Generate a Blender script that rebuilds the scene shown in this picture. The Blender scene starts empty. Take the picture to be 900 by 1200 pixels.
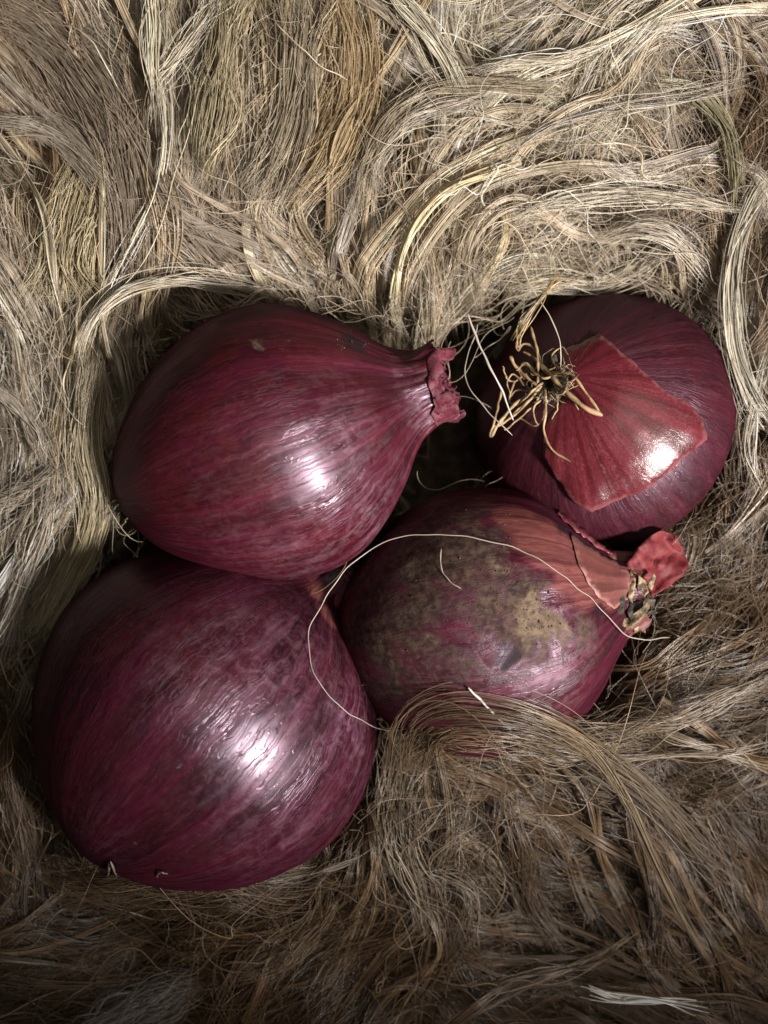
import bpy, math, random
import numpy as np
from mathutils import Vector, noise
from mathutils.bvhtree import BVHTree
from mathutils.geometry import delaunay_2d_cdt

# ------------------------------------------------------------------ camera, world, light
SC = bpy.context.scene
CM = 0.01                                   # everything below is laid out in centimetres
CAM_Z, HALF = 27.0, 12.0                    # camera height; half the picture's height at z = 4
cam_d = bpy.data.cameras.new('camera'); cam = bpy.data.objects.new('camera', cam_d)
SC.collection.objects.link(cam); SC.camera = cam
cam.location = (0, 0, CAM_Z * CM)
cam_d.sensor_fit = 'VERTICAL'; cam_d.sensor_height = 24
cam_d.lens = 12 * (CAM_Z - 4) / HALF
cam_d.clip_start = 0.01; cam_d.clip_end = 20
cam_d.dof.use_dof = True; cam_d.dof.focus_distance = 0.21; cam_d.dof.aperture_fstop = 6.0

W = bpy.data.worlds.new('World'); SC.world = W; W.use_nodes = True
W.node_tree.nodes['Background'].inputs[0].default_value = (1.0, 0.86, 0.74, 1)
W.node_tree.nodes['Background'].inputs[1].default_value = 0.035

def lamp(name, loc, aim, power, size, color, cone, blend=1.0):
    d = bpy.data.lights.new(name, 'SPOT'); o = bpy.data.objects.new(name, d); SC.collection.objects.link(o)
    d.energy = power; d.shadow_soft_size = size; d.color = color
    d.spot_size = math.radians(cone); d.spot_blend = blend
    o.location = Vector(loc) * CM
    o.rotation_euler = (Vector(aim) - Vector(loc)).to_track_quat('-Z', 'Y').to_euler()
    return o
lamp('key_lamp', (25, -15, 37), (-1.5, 9.0, 3), 23.0, 0.038, (1.0, 0.94, 0.90), 54)
fd = bpy.data.lights.new('fill_lamp', 'AREA'); fo = bpy.data.objects.new('fill_lamp', fd); SC.collection.objects.link(fo)  # weak soft fill added overhead to lift the shaded sides, not a real fitting
fd.shape = 'DISK'; fd.size = 0.36; fd.energy = 0.45; fd.color = (1.0, 0.90, 0.80)
fo.location = (0.12, 0.06, 0.55); fo.rotation_euler = (Vector((0, 0.02, 0.03)) - fo.location).to_track_quat('-Z', 'Y').to_euler()

SC.view_settings.view_transform = 'Standard'; SC.view_settings.look = 'None'
SC.view_settings.gamma = 1; SC.view_settings.exposure = 0; SC.view_settings.use_curve_mapping = False
SC.cycles.max_bounces = 6; SC.cycles.diffuse_bounces = 3; SC.cycles.glossy_bounces = 2
SC.cycles.transmission_bounces = 3; SC.cycles.transparent_max_bounces = 4
SC.cycles_curves.shape = 'RIBBONS'; SC.cycles_curves.subdivisions = 2

rng = np.random.default_rng(11); random.seed(11)

# ------------------------------------------------------------------ helpers
def P(px, py, z):
    """photograph pixel (900 x 1200) -> point at height z, in cm"""
    k = (CAM_Z - z) / (CAM_Z - 4) * HALF / 600
    return np.array([(px - 450) * k, (600 - py) * k, z])
def px_of(v):
    k = (CAM_Z - v[..., 2]) / (CAM_Z - 4) * HALF / 600
    return v[..., 0] / k + 450, 600 - v[..., 1] / k

def mesh_from(name, verts, faces_flat, side, smooth=True):
    me = bpy.data.meshes.new(name)
    verts = np.asarray(verts, dtype=np.float32) * CM
    f = np.asarray(faces_flat, dtype=np.int32).reshape(-1, side)
    me.vertices.add(len(verts)); me.vertices.foreach_set('co', verts.ravel())
    me.loops.add(f.size); me.loops.foreach_set('vertex_index', f.ravel())
    me.polygons.add(len(f)); me.polygons.foreach_set('loop_start', np.arange(len(f), dtype=np.int32) * side)
    me.update(calc_edges=True); me.validate()
    if smooth: me.polygons.foreach_set('use_smooth', np.ones(len(me.polygons), dtype=bool))
    return me
def add_attr(me, name, kind, data):
    a = me.attributes.new(name, kind, 'POINT')
    a.data.foreach_set({'FLOAT': 'value', 'FLOAT_VECTOR': 'vector', 'FLOAT_COLOR': 'color'}[kind], np.asarray(data, dtype=np.float32).ravel())
def link(name, data, mat=None, parent=None, origin=None):
    o = bpy.data.objects.new(name, data); SC.collection.objects.link(o)
    if mat is not None: data.materials.append(mat)
    if parent is not None: o.parent = parent
    if origin is not None: o.location = Vector(origin) * CM
    return o
def tag(o, label=None, cat=None, group=None, kind=None):
    if label: o['label'] = label
    if cat: o['category'] = cat
    if group: o['group'] = group
    if kind: o['kind'] = kind
    return o

def spline(ctrl, n):
    """Catmull-Rom through ctrl (k, d), n samples"""
    c = np.asarray(ctrl, float); k = len(c)
    c = np.vstack([2 * c[0] - c[1], c, 2 * c[-1] - c[-2]])
    seg = np.linalg.norm(np.diff(c[1:-1], axis=0), axis=1); cum = np.r_[0, np.cumsum(seg)]
    s = np.linspace(0, cum[-1], n)
    i = np.clip(np.searchsorted(cum, s, side='right') - 1, 0, k - 2)
    t = ((s - cum[i]) / np.maximum(seg[i], 1e-9))[:, None]
    p0, p1, p2, p3 = c[i], c[i + 1], c[i + 2], c[i + 3]
    return 0.5 * (2 * p1 + (p2 - p0) * t + (2 * p0 - 5 * p1 + 4 * p2 - p3) * t ** 2 + (3 * p1 - p0 - 3 * p2 + p3) * t ** 3)

def tubes(pts, rad, sides=3):
    """pts (n, k, 3), rad (n, k) -> verts, quads of tubes with pinched ends"""
    n, k, _ = pts.shape
    t = np.gradient(pts, axis=1); t /= np.linalg.norm(t, axis=2, keepdims=True) + 1e-12
    ref = rng.normal(size=(n, 1, 3)) * np.array([0.4, 0.4, 0.4]) + np.array([0, 0, 1.0])
    a = np.cross(t, ref); a /= np.linalg.norm(a, axis=2, keepdims=True) + 1e-12
    b = np.cross(t, a)
    ang = np.arange(sides) * 2 * math.pi / sides
    v = pts[:, :, None, :] + rad[:, :, None, None] * (np.cos(ang)[None, None, :, None] * a[:, :, None, :] + np.sin(ang)[None, None, :, None] * b[:, :, None, :])
    base = (np.arange(n) * k * sides)[:, None, None] + (np.arange(k - 1) * sides)[None, :, None]
    j = np.arange(sides)[None, None, :]; j2 = (j + 1) % sides
    q = np.stack([base + j, base + j2, base + sides + j2, base + sides + j], axis=3)
    return v.reshape(-1, 3), q.reshape(-1)

# ------------------------------------------------------------------ materials
class NT:
    def __init__(s, name):
        s.m = bpy.data.materials.new(name); s.m.use_nodes = True; s.t = s.m.node_tree
        s.b = s.t.nodes['Principled BSDF']; s.out = s.t.nodes['Material Output']
    def n(s, typ, **kw):
        x = s.t.nodes.new(typ)
        for k_, v_ in kw.items():
            if k_.startswith('i_'):
                x.inputs[int(k_[2:]) if k_[2:].isdigit() else k_[2:].replace('_', ' ')].default_value = v_
            else: setattr(x, k_, v_)
        return x
    def l(s, a, b): s.t.links.new(a, b)
    def attr(s, name): return s.n('ShaderNodeAttribute', attribute_name=name)
    def noise(s, vec, scale, detail=4, rough=0.55, dist=0.0):
        x = s.n('ShaderNodeTexNoise'); x.inputs['Scale'].default_value = scale; x.inputs['Detail'].default_value = detail
        x.inputs['Roughness'].default_value = rough; x.inputs['Distortion'].default_value = dist
        if vec is not None: s.l(vec, x.inputs['Vector'])
        return x.outputs['Fac']
    def vmul(s, vec, v):
        x = s.n('ShaderNodeVectorMath', operation='MULTIPLY'); s.l(vec, x.inputs[0]); x.inputs[1].default_value = v; return x.outputs[0]
    def vadd(s, a, b):
        x = s.n('ShaderNodeVectorMath', operation='ADD'); s.l(a, x.inputs[0])
        if isinstance(b, tuple): x.inputs[1].default_value = b
        else: s.l(b, x.inputs[1])
        return x.outputs[0]
    def ramp(s, fac, lo, hi, a=0.0, b=1.0):
        x = s.n('ShaderNodeMapRange'); x.interpolation_type = 'SMOOTHSTEP'
        s.l(fac, x.inputs[0]); x.inputs[1].default_value = lo; x.inputs[2].default_value = hi
        x.inputs[3].default_value = a; x.inputs[4].default_value = b; return x.outputs[0]
    def math(s, op, a, b=None):
        x = s.n('ShaderNodeMath', operation=op)
        for i, v_ in enumerate((a, b)):
            if v_ is None: continue
            if isinstance(v_, (int, float)): x.inputs[i].default_value = v_
            else: s.l(v_, x.inputs[i])
        return x.outputs[0]
    def mix(s, fac, a, b, blend='MIX'):
        x = s.n('ShaderNodeMix', data_type='RGBA', blend_type=blend)
        for sock, v_ in ((x.inputs[0], fac), (x.inputs[6], a), (x.inputs[7], b)):
            if isinstance(v_, (int, float)): sock.default_value = v_
            elif isinstance(v_, tuple): sock.default_value = (*v_, 1)
            else: s.l(v_, sock)
        return x.outputs[2]

def skin_material(name, deep, bright, red, bloom_amt=0.5, rough=0.36, bloom_col=(0.42, 0.30, 0.36)):
    k = NT(name)
    mer = k.attr('mer').outputs['Vector']; pos = k.n('ShaderNodeTexCoord').outputs['Object']
    wob = k.vadd(mer, k.vmul(k.n('ShaderNodeTexNoise', i_Scale=13.0).outputs['Color'], (0.07, 0.07, 0.25)))
    st_broad = k.noise(k.vmul(wob, (5.0, 5.0, 0.45)), 1.0, 5, 0.6)
    st_fine = k.noise(k.vmul(wob, (26.0, 26.0, 0.8)), 1.0, 4, 0.62)
    st_hair = k.noise(k.vmul(wob, (75.0, 75.0, 1.6)), 1.0, 3, 0.6)
    blot = k.noise(pos, 60, 6, 0.62, 0.4)
    c = k.mix(k.ramp(st_broad, 0.36, 0.66), deep, bright)
    c = k.mix(k.math('MULTIPLY', k.ramp(blot, 0.42, 0.68), 0.65), c, red)
    c = k.mix(k.math('MULTIPLY', k.ramp(st_fine, 0.55, 0.72), 0.38), c, tuple(min(1, x * 2.3 + .01) for x in bright))
    c = k.mix(k.math('MULTIPLY', k.ramp(st_fine, 0.47, 0.30), 0.55), c, tuple(x * 0.35 for x in deep))
    c = k.mix(k.math('MULTIPLY', k.ramp(st_hair, 0.60, 0.74), 0.25), c, (0.02, 0.006, 0.012))
    vn = k.math('ABSOLUTE', k.math('SUBTRACT', k.noise(k.vmul(wob, (15.0, 15.0, 0.35)), 1.0, 2, 0.4), 0.5))
    vn2 = k.math('ABSOLUTE', k.math('SUBTRACT', k.noise(k.vmul(wob, (38.0, 38.0, 0.7)), 1.0, 2, 0.4), 0.5))
    vein = k.ramp(vn, 0.0, 0.022, 1.0, 0.0); vein2 = k.ramp(vn2, 0.0, 0.03, 1.0, 0.0)
    c = k.mix(k.math('MULTIPLY', vein, 0.50), c, (0.016, 0.003, 0.006))
    c = k.mix(k.math('MULTIPLY', vein2, 0.28), c, tuple(min(1, x * 2.0 + .012) for x in red))
    # pale dusty bloom, broken into flecks that follow the veins
    sp1 = k.noise(k.vadd(pos, (0.3, 0.1, 0.2)), 420, 6, 0.7, 0.6)
    sp2 = k.noise(k.vmul(wob, (15.0, 15.0, 2.6)), 1.0, 8, 0.72, 0.3)
    blo = k.math('MULTIPLY', k.attr('bloom').outputs['Fac'], k.ramp(k.noise(k.vadd(pos, (0.9, 0.4, 0.1)), 50, 3, 0.6), 0.3, 0.65, 0.35, 1.2))
    bf = k.math('ADD', k.math('MULTIPLY', k.ramp(sp1, 0.42, 0.72), 0.65), k.math('MULTIPLY', k.ramp(sp2, 0.45, 0.72), 0.8))
    bf = k.math('MULTIPLY', k.math('MULTIPLY', bf, k.math('ADD', blo, 0.03)), bloom_amt)
    c = k.mix(k.math('MINIMUM', bf, 0.85), c, bloom_col)
    # coral worn strip
    cor = k.attr('coral').outputs['Fac']
    cm_ = k.ramp(k.math('ADD', cor, k.math('MULTIPLY', k.math('SUBTRACT', sp2, 0.5), 0.7)), 0.35, 0.62)
    c = k.mix(k.math('MULTIPLY', cm_, 0.85), c, k.mix(k.ramp(st_fine, 0.3, 0.7), (0.075, 0.020, 0.019), (0.185, 0.062, 0.053)))
    # earth, clinging in crusts
    dn = k.noise(k.vadd(pos, (0.7, 0.2, 0.5)), 130, 10, 0.74, 0.8)
    dn2 = k.noise(pos, 600, 4, 0.7)
    dirt = k.attr('dirt').outputs['Fac']
    df = k.ramp(k.math('ADD', k.math('SUBTRACT', dirt, k.math('MULTIPLY', cor, 0.55)), k.math('MULTIPLY', k.math('SUBTRACT', dn, 0.5), 1.9)), 0.30, 0.72)
    df = k.math('MULTIPLY', df, k.ramp(dirt, 0.05, 0.28))
    dcol = k.mix(k.ramp(dn2, 0.35, 0.7), (0.020, 0.014, 0.010), (0.088, 0.062, 0.042))
    c = k.mix(k.math('MULTIPLY', df, 0.82), c, dcol)
    tan = k.attr('tan').outputs['Fac']
    tf = k.ramp(k.math('ADD', tan, k.math('MULTIPLY', k.math('SUBTRACT', dn, 0.5), 2.4)), 0.40, 0.75)
    tf = k.math('MULTIPLY', tf, k.ramp(tan, 0.05, 0.25))
    c = k.mix(k.math('MULTIPLY', tf, 0.80), c, k.mix(k.ramp(dn2, 0.35, 0.65), (0.080, 0.057, 0.037), (0.175, 0.130, 0.085)))
    dark = k.attr('dark').outputs['Fac']
    kf = k.ramp(k.math('ADD', dark, k.math('MULTIPLY', k.math('SUBTRACT', dn, 0.5), 1.6)), 0.45, 0.75)
    kf = k.math('MULTIPLY', kf, k.ramp(dark, 0.05, 0.25))
    c = k.mix(k.math('MULTIPLY', kf, 0.8), c, (0.009, 0.007, 0.009))
    k.l(c, k.b.inputs['Base Color'])
    r = k.math('ADD', rough, k.math('ADD', k.math('MULTIPLY', k.math('ADD', df, tf), 0.4), k.math('MULTIPLY', bf, 0.28)))
    r = k.math('ADD', r, k.math('MULTIPLY', k.math('SUBTRACT', st_fine, 0.5), 0.25))
    r = k.math('ADD', r, k.math('MULTIPLY', k.math('SUBTRACT', sp2, 0.5), 0.16))
    k.l(k.math('MINIMUM', r, 0.95), k.b.inputs['Roughness'])
    k.b.inputs['Specular IOR Level'].default_value = 0.45
    k.b.inputs['Specular Tint'].default_value = (1.0, 0.80, 0.93, 1)
    wr = k.noise(k.vmul(mer, (8.0, 8.0, 1.3)), 1.0, 2, 0.45, 0.3)
    h = k.math('MULTIPLY', k.noise(k.vmul(mer, (24.0, 24.0, 0.8)), 1.0, 2, 0.4), 0.45)
    h = k.math('ADD', h, k.math('MULTIPLY', wr, 0.9))
    h = k.math('ADD', h, k.math('MULTIPLY', vein, -0.45))
    h = k.math('ADD', h, k.math('MULTIPLY', vein2, 0.25))
    h = k.math('ADD', h, k.math('MULTIPLY', k.math('ADD', df, tf), k.math('ADD', 0.35, k.math('MULTIPLY', dn2, 0.7))))
    bp = k.n('ShaderNodeBump', i_Strength=0.27, i_Distance=0.0007); k.l(h, bp.inputs['Height'])
    df_ = k.n('ShaderNodeBsdfDiffuse'); k.l(c, df_.inputs[0]); k.l(bp.outputs[0], df_.inputs['Normal'])
    last = df_.outputs[0]; rr_ = k.math('MINIMUM', r, 0.8)
    for w_, off_ in ((0.044, 0.06), (0.014, -0.07)):     # a broad satin sheen and a tighter gloss; dull where dusty or earthy
        gl = k.n('ShaderNodeBsdfGlossy'); k.l(k.math('ADD', rr_, off_), gl.inputs['Roughness']); k.l(bp.outputs[0], gl.inputs['Normal'])
        k.l(k.mix(k.math('MULTIPLY', k.math('MAXIMUM', df, tf), 0.7), (0.98 * w_, 0.80 * w_, 0.97 * w_), (0.0, 0.0, 0.0)), gl.inputs['Color'])
        ad = k.n('ShaderNodeAddShader'); k.l(last, ad.inputs[0]); k.l(gl.outputs[0], ad.inputs[1]); last = ad.outputs[0]
    k.l(last, k.out.inputs[0])
    return k.m

def paper_material(name, dark, mid, pale, rough=0.25, trans=0.12, vein=1.0, spec=0.6):
    k = NT(name)
    mer = k.attr('mer').outputs['Vector']; pos = k.n('ShaderNodeTexCoord').outputs['Object']
    wob = k.vadd(mer, k.vmul(k.n('ShaderNodeTexNoise', i_Scale=40.0).outputs['Color'], (0.08, 0.08, 0.2)))
    a = k.noise(k.vmul(wob, (7.0, 7.0, 0.6)), 1.0, 5, 0.6)
    b = k.noise(k.vmul(wob, (34.0, 34.0, 1.0)), 1.0, 4, 0.6)
    s_ = k.noise(pos, 300, 7, 0.7, 0.5)
    c = k.mix(k.ramp(a, 0.34, 0.66), dark, mid)
    c = k.mix(k.math('MULTIPLY', k.ramp(b, 0.52, 0.75), 0.55 * vein), c, pale)
    c = k.mix(k.math('MULTIPLY', k.ramp(b, 0.46, 0.28), 0.5 * vein), c, tuple(x * .4 for x in dark))
    c = k.mix(k.math('MULTIPLY', k.ramp(s_, 0.52, 0.8), 0.35), c, pale)
    c = k.mix(k.math('MULTIPLY', k.attr('edge').outputs['Fac'], 0.6), c, tuple(min(1, x * 1.5 + .05) for x in pale))
    k.l(c, k.b.inputs['Base Color']); k.b.inputs['Specular IOR Level'].default_value = spec
    k.l(k.math('ADD', rough, k.math('MULTIPLY', k.ramp(s_, 0.4, 0.8), 0.10)), k.b.inputs['Roughness'])
    h = k.math('ADD', k.math('MULTIPLY', b, 0.7), k.math('MULTIPLY', s_, 0.04))
    bp = k.n('ShaderNodeBump', i_Strength=0.22, i_Distance=0.0004); k.l(h, bp.inputs['Height']); k.l(bp.outputs[0], k.b.inputs['Normal'])
    tr = k.n('ShaderNodeBsdfTranslucent'); k.l(c, tr.inputs[0])
    mx = k.n('ShaderNodeMixShader', i_0=trans); k.l(k.b.outputs[0], mx.inputs[1]); k.l(tr.outputs[0], mx.inputs[2]); k.l(mx.outputs[0], k.out.inputs[0])
    return k.m

def fibre_material(name, rough=0.33, trans=0.28, spec=0.8):
    k = NT(name)
    c = k.attr('col').outputs['Color']
    pos = k.n('ShaderNodeTexCoord').outputs['Object']
    v = k.noise(pos, 180, 3, 0.6)
    c = k.mix(1.0, c, k.mix(k.ramp(v, 0.3, 0.7), (0.72, 0.70, 0.66), (1.0, 1.0, 1.0)), 'MULTIPLY')
    k.l(c, k.b.inputs['Base Color']); k.b.inputs['Roughness'].default_value = rough
    k.b.inputs['Specular IOR Level'].default_value = spec
    tr = k.n('ShaderNodeBsdfTranslucent'); k.l(c, tr.inputs[0])
    mx = k.n('ShaderNodeMixShader', i_0=trans); k.l(k.b.outputs[0], mx.inputs[1]); k.l(tr.outputs[0], mx.inputs[2]); k.l(mx.outputs[0], k.out.inputs[0])
    return k.m

def plain_material(name, a, b, scale, rough=0.7, bump=0.0006, spec=0.3):
    k = NT(name); pos = k.n('ShaderNodeTexCoord').outputs['Object']
    v = k.noise(pos, scale, 6, 0.65, 0.3)
    k.l(k.mix(k.ramp(v, 0.35, 0.68), a, b), k.b.inputs['Base Color']); k.b.inputs['Roughness'].default_value = rough
    k.b.inputs['Specular IOR Level'].default_value = spec
    bp = k.n('ShaderNodeBump', i_Strength=0.6, i_Distance=bump); k.l(v, bp.inputs['Height']); k.l(bp.outputs[0], k.b.inputs['Normal'])
    return k.m

M = dict(
    skin_a=skin_material('onion_skin_wine', (0.022, 0.0025, 0.0045), (0.052, 0.004, 0.0135), (0.062, 0.006, 0.007), 0.42, 0.31, (0.22, 0.12, 0.15)),
    skin_b=skin_material('onion_skin_plum', (0.020, 0.0025, 0.005), (0.036, 0.003, 0.009), (0.042, 0.004, 0.006), 0.22, 0.40, (0.20, 0.12, 0.14)),
    skin_c=skin_material('onion_skin_earthy', (0.020, 0.0025, 0.005), (0.058, 0.004, 0.016), (0.050, 0.006, 0.007), 0.40, 0.33, (0.30, 0.2, 0.22)),
    skin_d=skin_material('onion_skin_purple', (0.014, 0.002, 0.004), (0.042, 0.0035, 0.0135), (0.040, 0.0045, 0.006), 0.48, 0.31, (0.22, 0.115, 0.16)),
    neck=paper_material('neck_paper', (0.055, 0.009, 0.016), (0.13, 0.020, 0.034), (0.27, 0.095, 0.115), 0.6, 0.10, spec=0.35),
    flap=paper_material('thin_red_paper', (0.060, 0.007, 0.010), (0.115, 0.014, 0.022), (0.21, 0.06, 0.064), 0.23, 0.12, 1.0, 0.7),
    coral=paper_material('coral_paper', (0.085, 0.022, 0.020), (0.165, 0.048, 0.042), (0.27, 0.12, 0.09), 0.55, 0.10, 0.8),
    leaf=paper_material('crumpled_red_paper', (0.10, 0.013, 0.016), (0.18, 0.025, 0.029), (0.24, 0.07, 0.068), 0.6, 0.12, 0.5, 0.3),
    fibre=fibre_material('flax_fibre'),
    mat=plain_material('matted_fibre', (0.030, 0.022, 0.014), (0.085, 0.062, 0.038), 320, 0.9, 0.002),
    cloth=plain_material('dark_cloth', (0.018, 0.018, 0.024), (0.035, 0.035, 0.045), 900, 0.9, 0.0004),
    root=plain_material('dry_root', (0.15, 0.095, 0.048), (0.42, 0.30, 0.165), 260, 0.5, 0.0003),
    soil=plain_material('soil', (0.022, 0.015, 0.010), (0.12, 0.085, 0.053), 300, 0.95, 0.0003),
    shred=plain_material('dried_shred', (0.035, 0.026, 0.016), (0.34, 0.25, 0.14), 380, 0.6, 0.0004),
    root_grey=plain_material('grey_root', (0.08, 0.066, 0.05), (0.22, 0.19, 0.15), 260, 0.6, 0.0003),
    crust=plain_material('root_crust', (0.012, 0.010, 0.009), (0.10, 0.080, 0.060), 420, 0.85, 0.0012),
)

# ------------------------------------------------------------------ onions
ATT = ('bloom', 'dirt', 'tan', 'dark', 'coral')
class Onion:
    def __init__(s, name, centre, axis, profile, s0, skin, seed, n_th=224, n_s=170, lump=0.012, rib=0.010, rag=0.0, masks=()):
        s.c = np.array(centre, float); s.a = np.array(axis, float); s.a /= np.linalg.norm(s.a)
        up = np.array([0, 0, 1.0]) if abs(s.a[2]) < 0.85 else np.array([0, 1.0, 0])
        s.u = np.cross(up, s.a); s.u /= np.linalg.norm(s.u); s.v = np.cross(s.a, s.u)
        s.root = bpy.data.objects.new(name, None); SC.collection.objects.link(s.root)
        s.base = np.array([s.c[0], s.c[1], 0.4]); s.root.location = Vector(s.base) * CM
        s.s0, s.seed = s0, seed
        s.prof = spline(profile, 400)
        s.length = s.prof[-1, 0]
        pr = spline(profile, n_s)
        th = np.linspace(0, 2 * math.pi, n_th, endpoint=False)
        V = np.zeros((n_s, n_th, 3)); mer = np.zeros((n_s, n_th, 3))
        for i in range(n_s):
            ss, rr = pr[i]; t = ss / s.length
            wr = rib * (0.35 + 2.6 * max(0, t - 0.62) / 0.38 + 0.8 * max(0, 0.15 - t) / 0.15)
            for j in range(n_th):
                ct, st = math.cos(th[j]), math.sin(th[j])
                lo = noise.noise(Vector((ct * 1.1 + seed, st * 1.1, ss * 0.30)))
                mi = noise.noise(Vector((ct * 4.0 + seed, st * 4.0, ss * 0.22)))
                hi = noise.noise(Vector((ct * 10 + seed, st * 10, ss * 0.30)))
                f = 1 + lump * 2 * lo + wr * (1.5 * mi + 1.3 * hi)
                e_ = rag * max(0, (t - .86) / .14) ** 2
                f *= 1 + (.16 * noise.noise(Vector((ct * 2.2 + seed, st * 2.2, ss))) + .16 * abs(noise.noise(Vector((ct * 4 + seed, st * 4, ss * 1.3))))) * (min(1, max(0, (t - .84) / .1)) if rag else 0)
                V[i, j] = s.pt(ss + e_ * (1.6 * noise.noise(Vector((ct * 2, st * 2, seed))) + .6 * noise.noise(Vector((ct * 9, st * 9, seed)))), rr * f, ct, st)
                mer[i, j] = (ct, st, t * 3.0)
        s.V = V
        idx = np.arange(n_s * n_th).reshape(n_s, n_th)
        q = np.stack([idx[:-1], np.roll(idx, -1, 1)[:-1], np.roll(idx, -1, 1)[1:], idx[1:]], axis=2).reshape(-1, 4)
        W_ = V.reshape(-1, 3)
        s.bvh = BVHTree.FromPolygons([tuple(v) for v in W_], [tuple(int(x) for x in f) for f in q])
        me = mesh_from('bulb', W_ - s.base, q, 4)
        add_attr(me, 'mer', 'FLOAT_VECTOR', mer.reshape(-1, 3))
        field = {a: np.zeros(len(W_)) for a in ATT}
        for at, px, py, rp, st_ in masks:
            h = s.hit(px, py)
            if h is None: print('MISS', seed, at, px, py); continue
            d = np.linalg.norm(W_ - h[0], axis=1) / (rp / 50)
            field[at] = np.maximum(field[at], st_ * np.exp(-d ** 2 * 0.9))
        s.field = field
        for a in ATT: add_attr(me, a, 'FLOAT', field[a])
        s.bulb = link('bulb', me, skin, s.root)
        x, y = px_of(W_)
        print('ONION %s x %.0f..%.0f y %.0f..%.0f' % (seed, x.min(), x.max(), y.min(), y.max()))
    def pt(s, ss, r, ct, st): return s.c + s.a * (ss - s.s0) + r * (ct * s.u + st * s.v)
    def rad(s, ss): return np.interp(ss, s.prof[:, 0], s.prof[:, 1])
    def coords(s, p):
        d = np.asarray(p) - s.c; ss = d @ s.a + s.s0; x, y = d @ s.u, d @ s.v
        th = math.atan2(y, x); return math.cos(th), math.sin(th), ss
    def hit(s, px, py):
        o = Vector((0, 0, CAM_Z)); d = (Vector(P(px, py, 0)) - o).normalized()
        loc, nor, _, _ = s.bvh.ray_cast(o, d)
        if loc is None: return None
        n = np.array(nor)
        if n @ np.array(d) > 0: n = -n
        return np.array(loc), n
    def part(s, name, me, mat): return link(name, me, mat, s.root)

def solidify(o, th):
    m = o.modifiers.new('thickness', 'SOLIDIFY'); m.thickness = th * CM; m.offset = 0
def pip(x, y, poly):
    c = False; j = len(poly) - 1
    for i in range(len(poly)):
        xi, yi = poly[i]; xj, yj = poly[j]
        if (yi > y) != (yj > y) and x < (xj - xi) * (y - yi) / (yj - yi) + xi: c = not c
        j = i
    return c
def rough_outline(poly, step=4, amp=1.6, seed=0):
    out = []
    for i in range(len(poly)):
        a, b = np.array(poly[i], float), np.array(poly[(i + 1) % len(poly)], float)
        n = max(1, int(np.linalg.norm(b - a) / step)); nv = np.array([-(b - a)[1], (b - a)[0]]) / (np.linalg.norm(b - a) + 1e-9)
        for k in range(n):
            p = a + (b - a) * k / n
            e = noise.noise(Vector((p[0] * .06, p[1] * .06, seed))) * amp * 1.5 + noise.noise(Vector((p[0] * .25, p[1] * .25, seed + 9))) * amp * .8
            out.append(p + nv * e)
    return out
def flat_mesh(outline, step):
    xs, ys = [p[0] for p in outline], [p[1] for p in outline]
    pts = [Vector((float(p[0]), float(p[1]))) for p in outline]; n = len(pts)
    for gx in np.arange(min(xs), max(xs), step):
        for gy in np.arange(min(ys), max(ys), step):
            x, y = gx + rng.uniform(-.25, .25) * step, gy + rng.uniform(-.25, .25) * step
            if pip(x, y, outline) and min(math.hypot(x - p[0], y - p[1]) for p in outline) > step * .6: pts.append(Vector((x, y)))
    v, e, f, *_ = delaunay_2d_cdt(pts, [], [list(range(n))], 1, 1e-4)
    return [(p.x, p.y) for p in v], [tuple(t) for t in f], n
def onion_patch(on, name, poly, mat, lift=0.04, curl=0.08, curl_at=(), step=5, th=0.009, seed=0, amp=1.6, wave=0.02):
    """a loose scrap of skin lying on the bulb, its outline given as the photograph shows it; a real shell with a curling edge"""
    ol = rough_outline(poly, 4, amp, seed)
    v2, fs, n = flat_mesh(ol, step)
    V, mer, edge = [], [], []
    for (x, y) in v2:
        h = on.hit(x, y)
        if h is None:                                   # beyond the silhouette: carry on from the nearest point of the bulb
            q = P(x, y, on.c[2]); loc, nor, _, _ = on.bvh.find_nearest(Vector(q)); h = (np.array(loc), np.array(nor))
        p, nn = h
        de = min(math.hypot(x - a[0], y - a[1]) for a in ol)
        l = lift * (0.55 + 0.45 * min(1, de / 12)) + wave * (0.5 + noise.noise(Vector((x * .045, y * .045, seed)))) + 0.3 * wave * noise.noise(Vector((x * .15, y * .15, seed)))
        for (cx, cy, cr, ca) in curl_at:
            l += ca * math.exp(-((x - cx) ** 2 + (y - cy) ** 2) / cr ** 2)
        q = p + nn * max(l, 0.012)
        edge.append(math.exp(-de / .9) * (.3 + .6 * (noise.noise(Vector((x * .12, y * .12, seed))) > -.1)))
        V.append(q); ct, st, ss = on.coords(p); mer.append((ct, st, ss / on.length * 3))
    V = np.array(V)
    me = bpy.data.meshes.new(name); me.from_pydata([tuple(x) for x in (V - on.base) * CM], [], fs); me.update()
    me.polygons.foreach_set('use_smooth', np.ones(len(me.polygons), dtype=bool))
    add_attr(me, 'mer', 'FLOAT_VECTOR', np.array(mer)); add_attr(me, 'edge', 'FLOAT', edge)
    o = on.part(name, me, mat); solidify(o, th); return o
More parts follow.
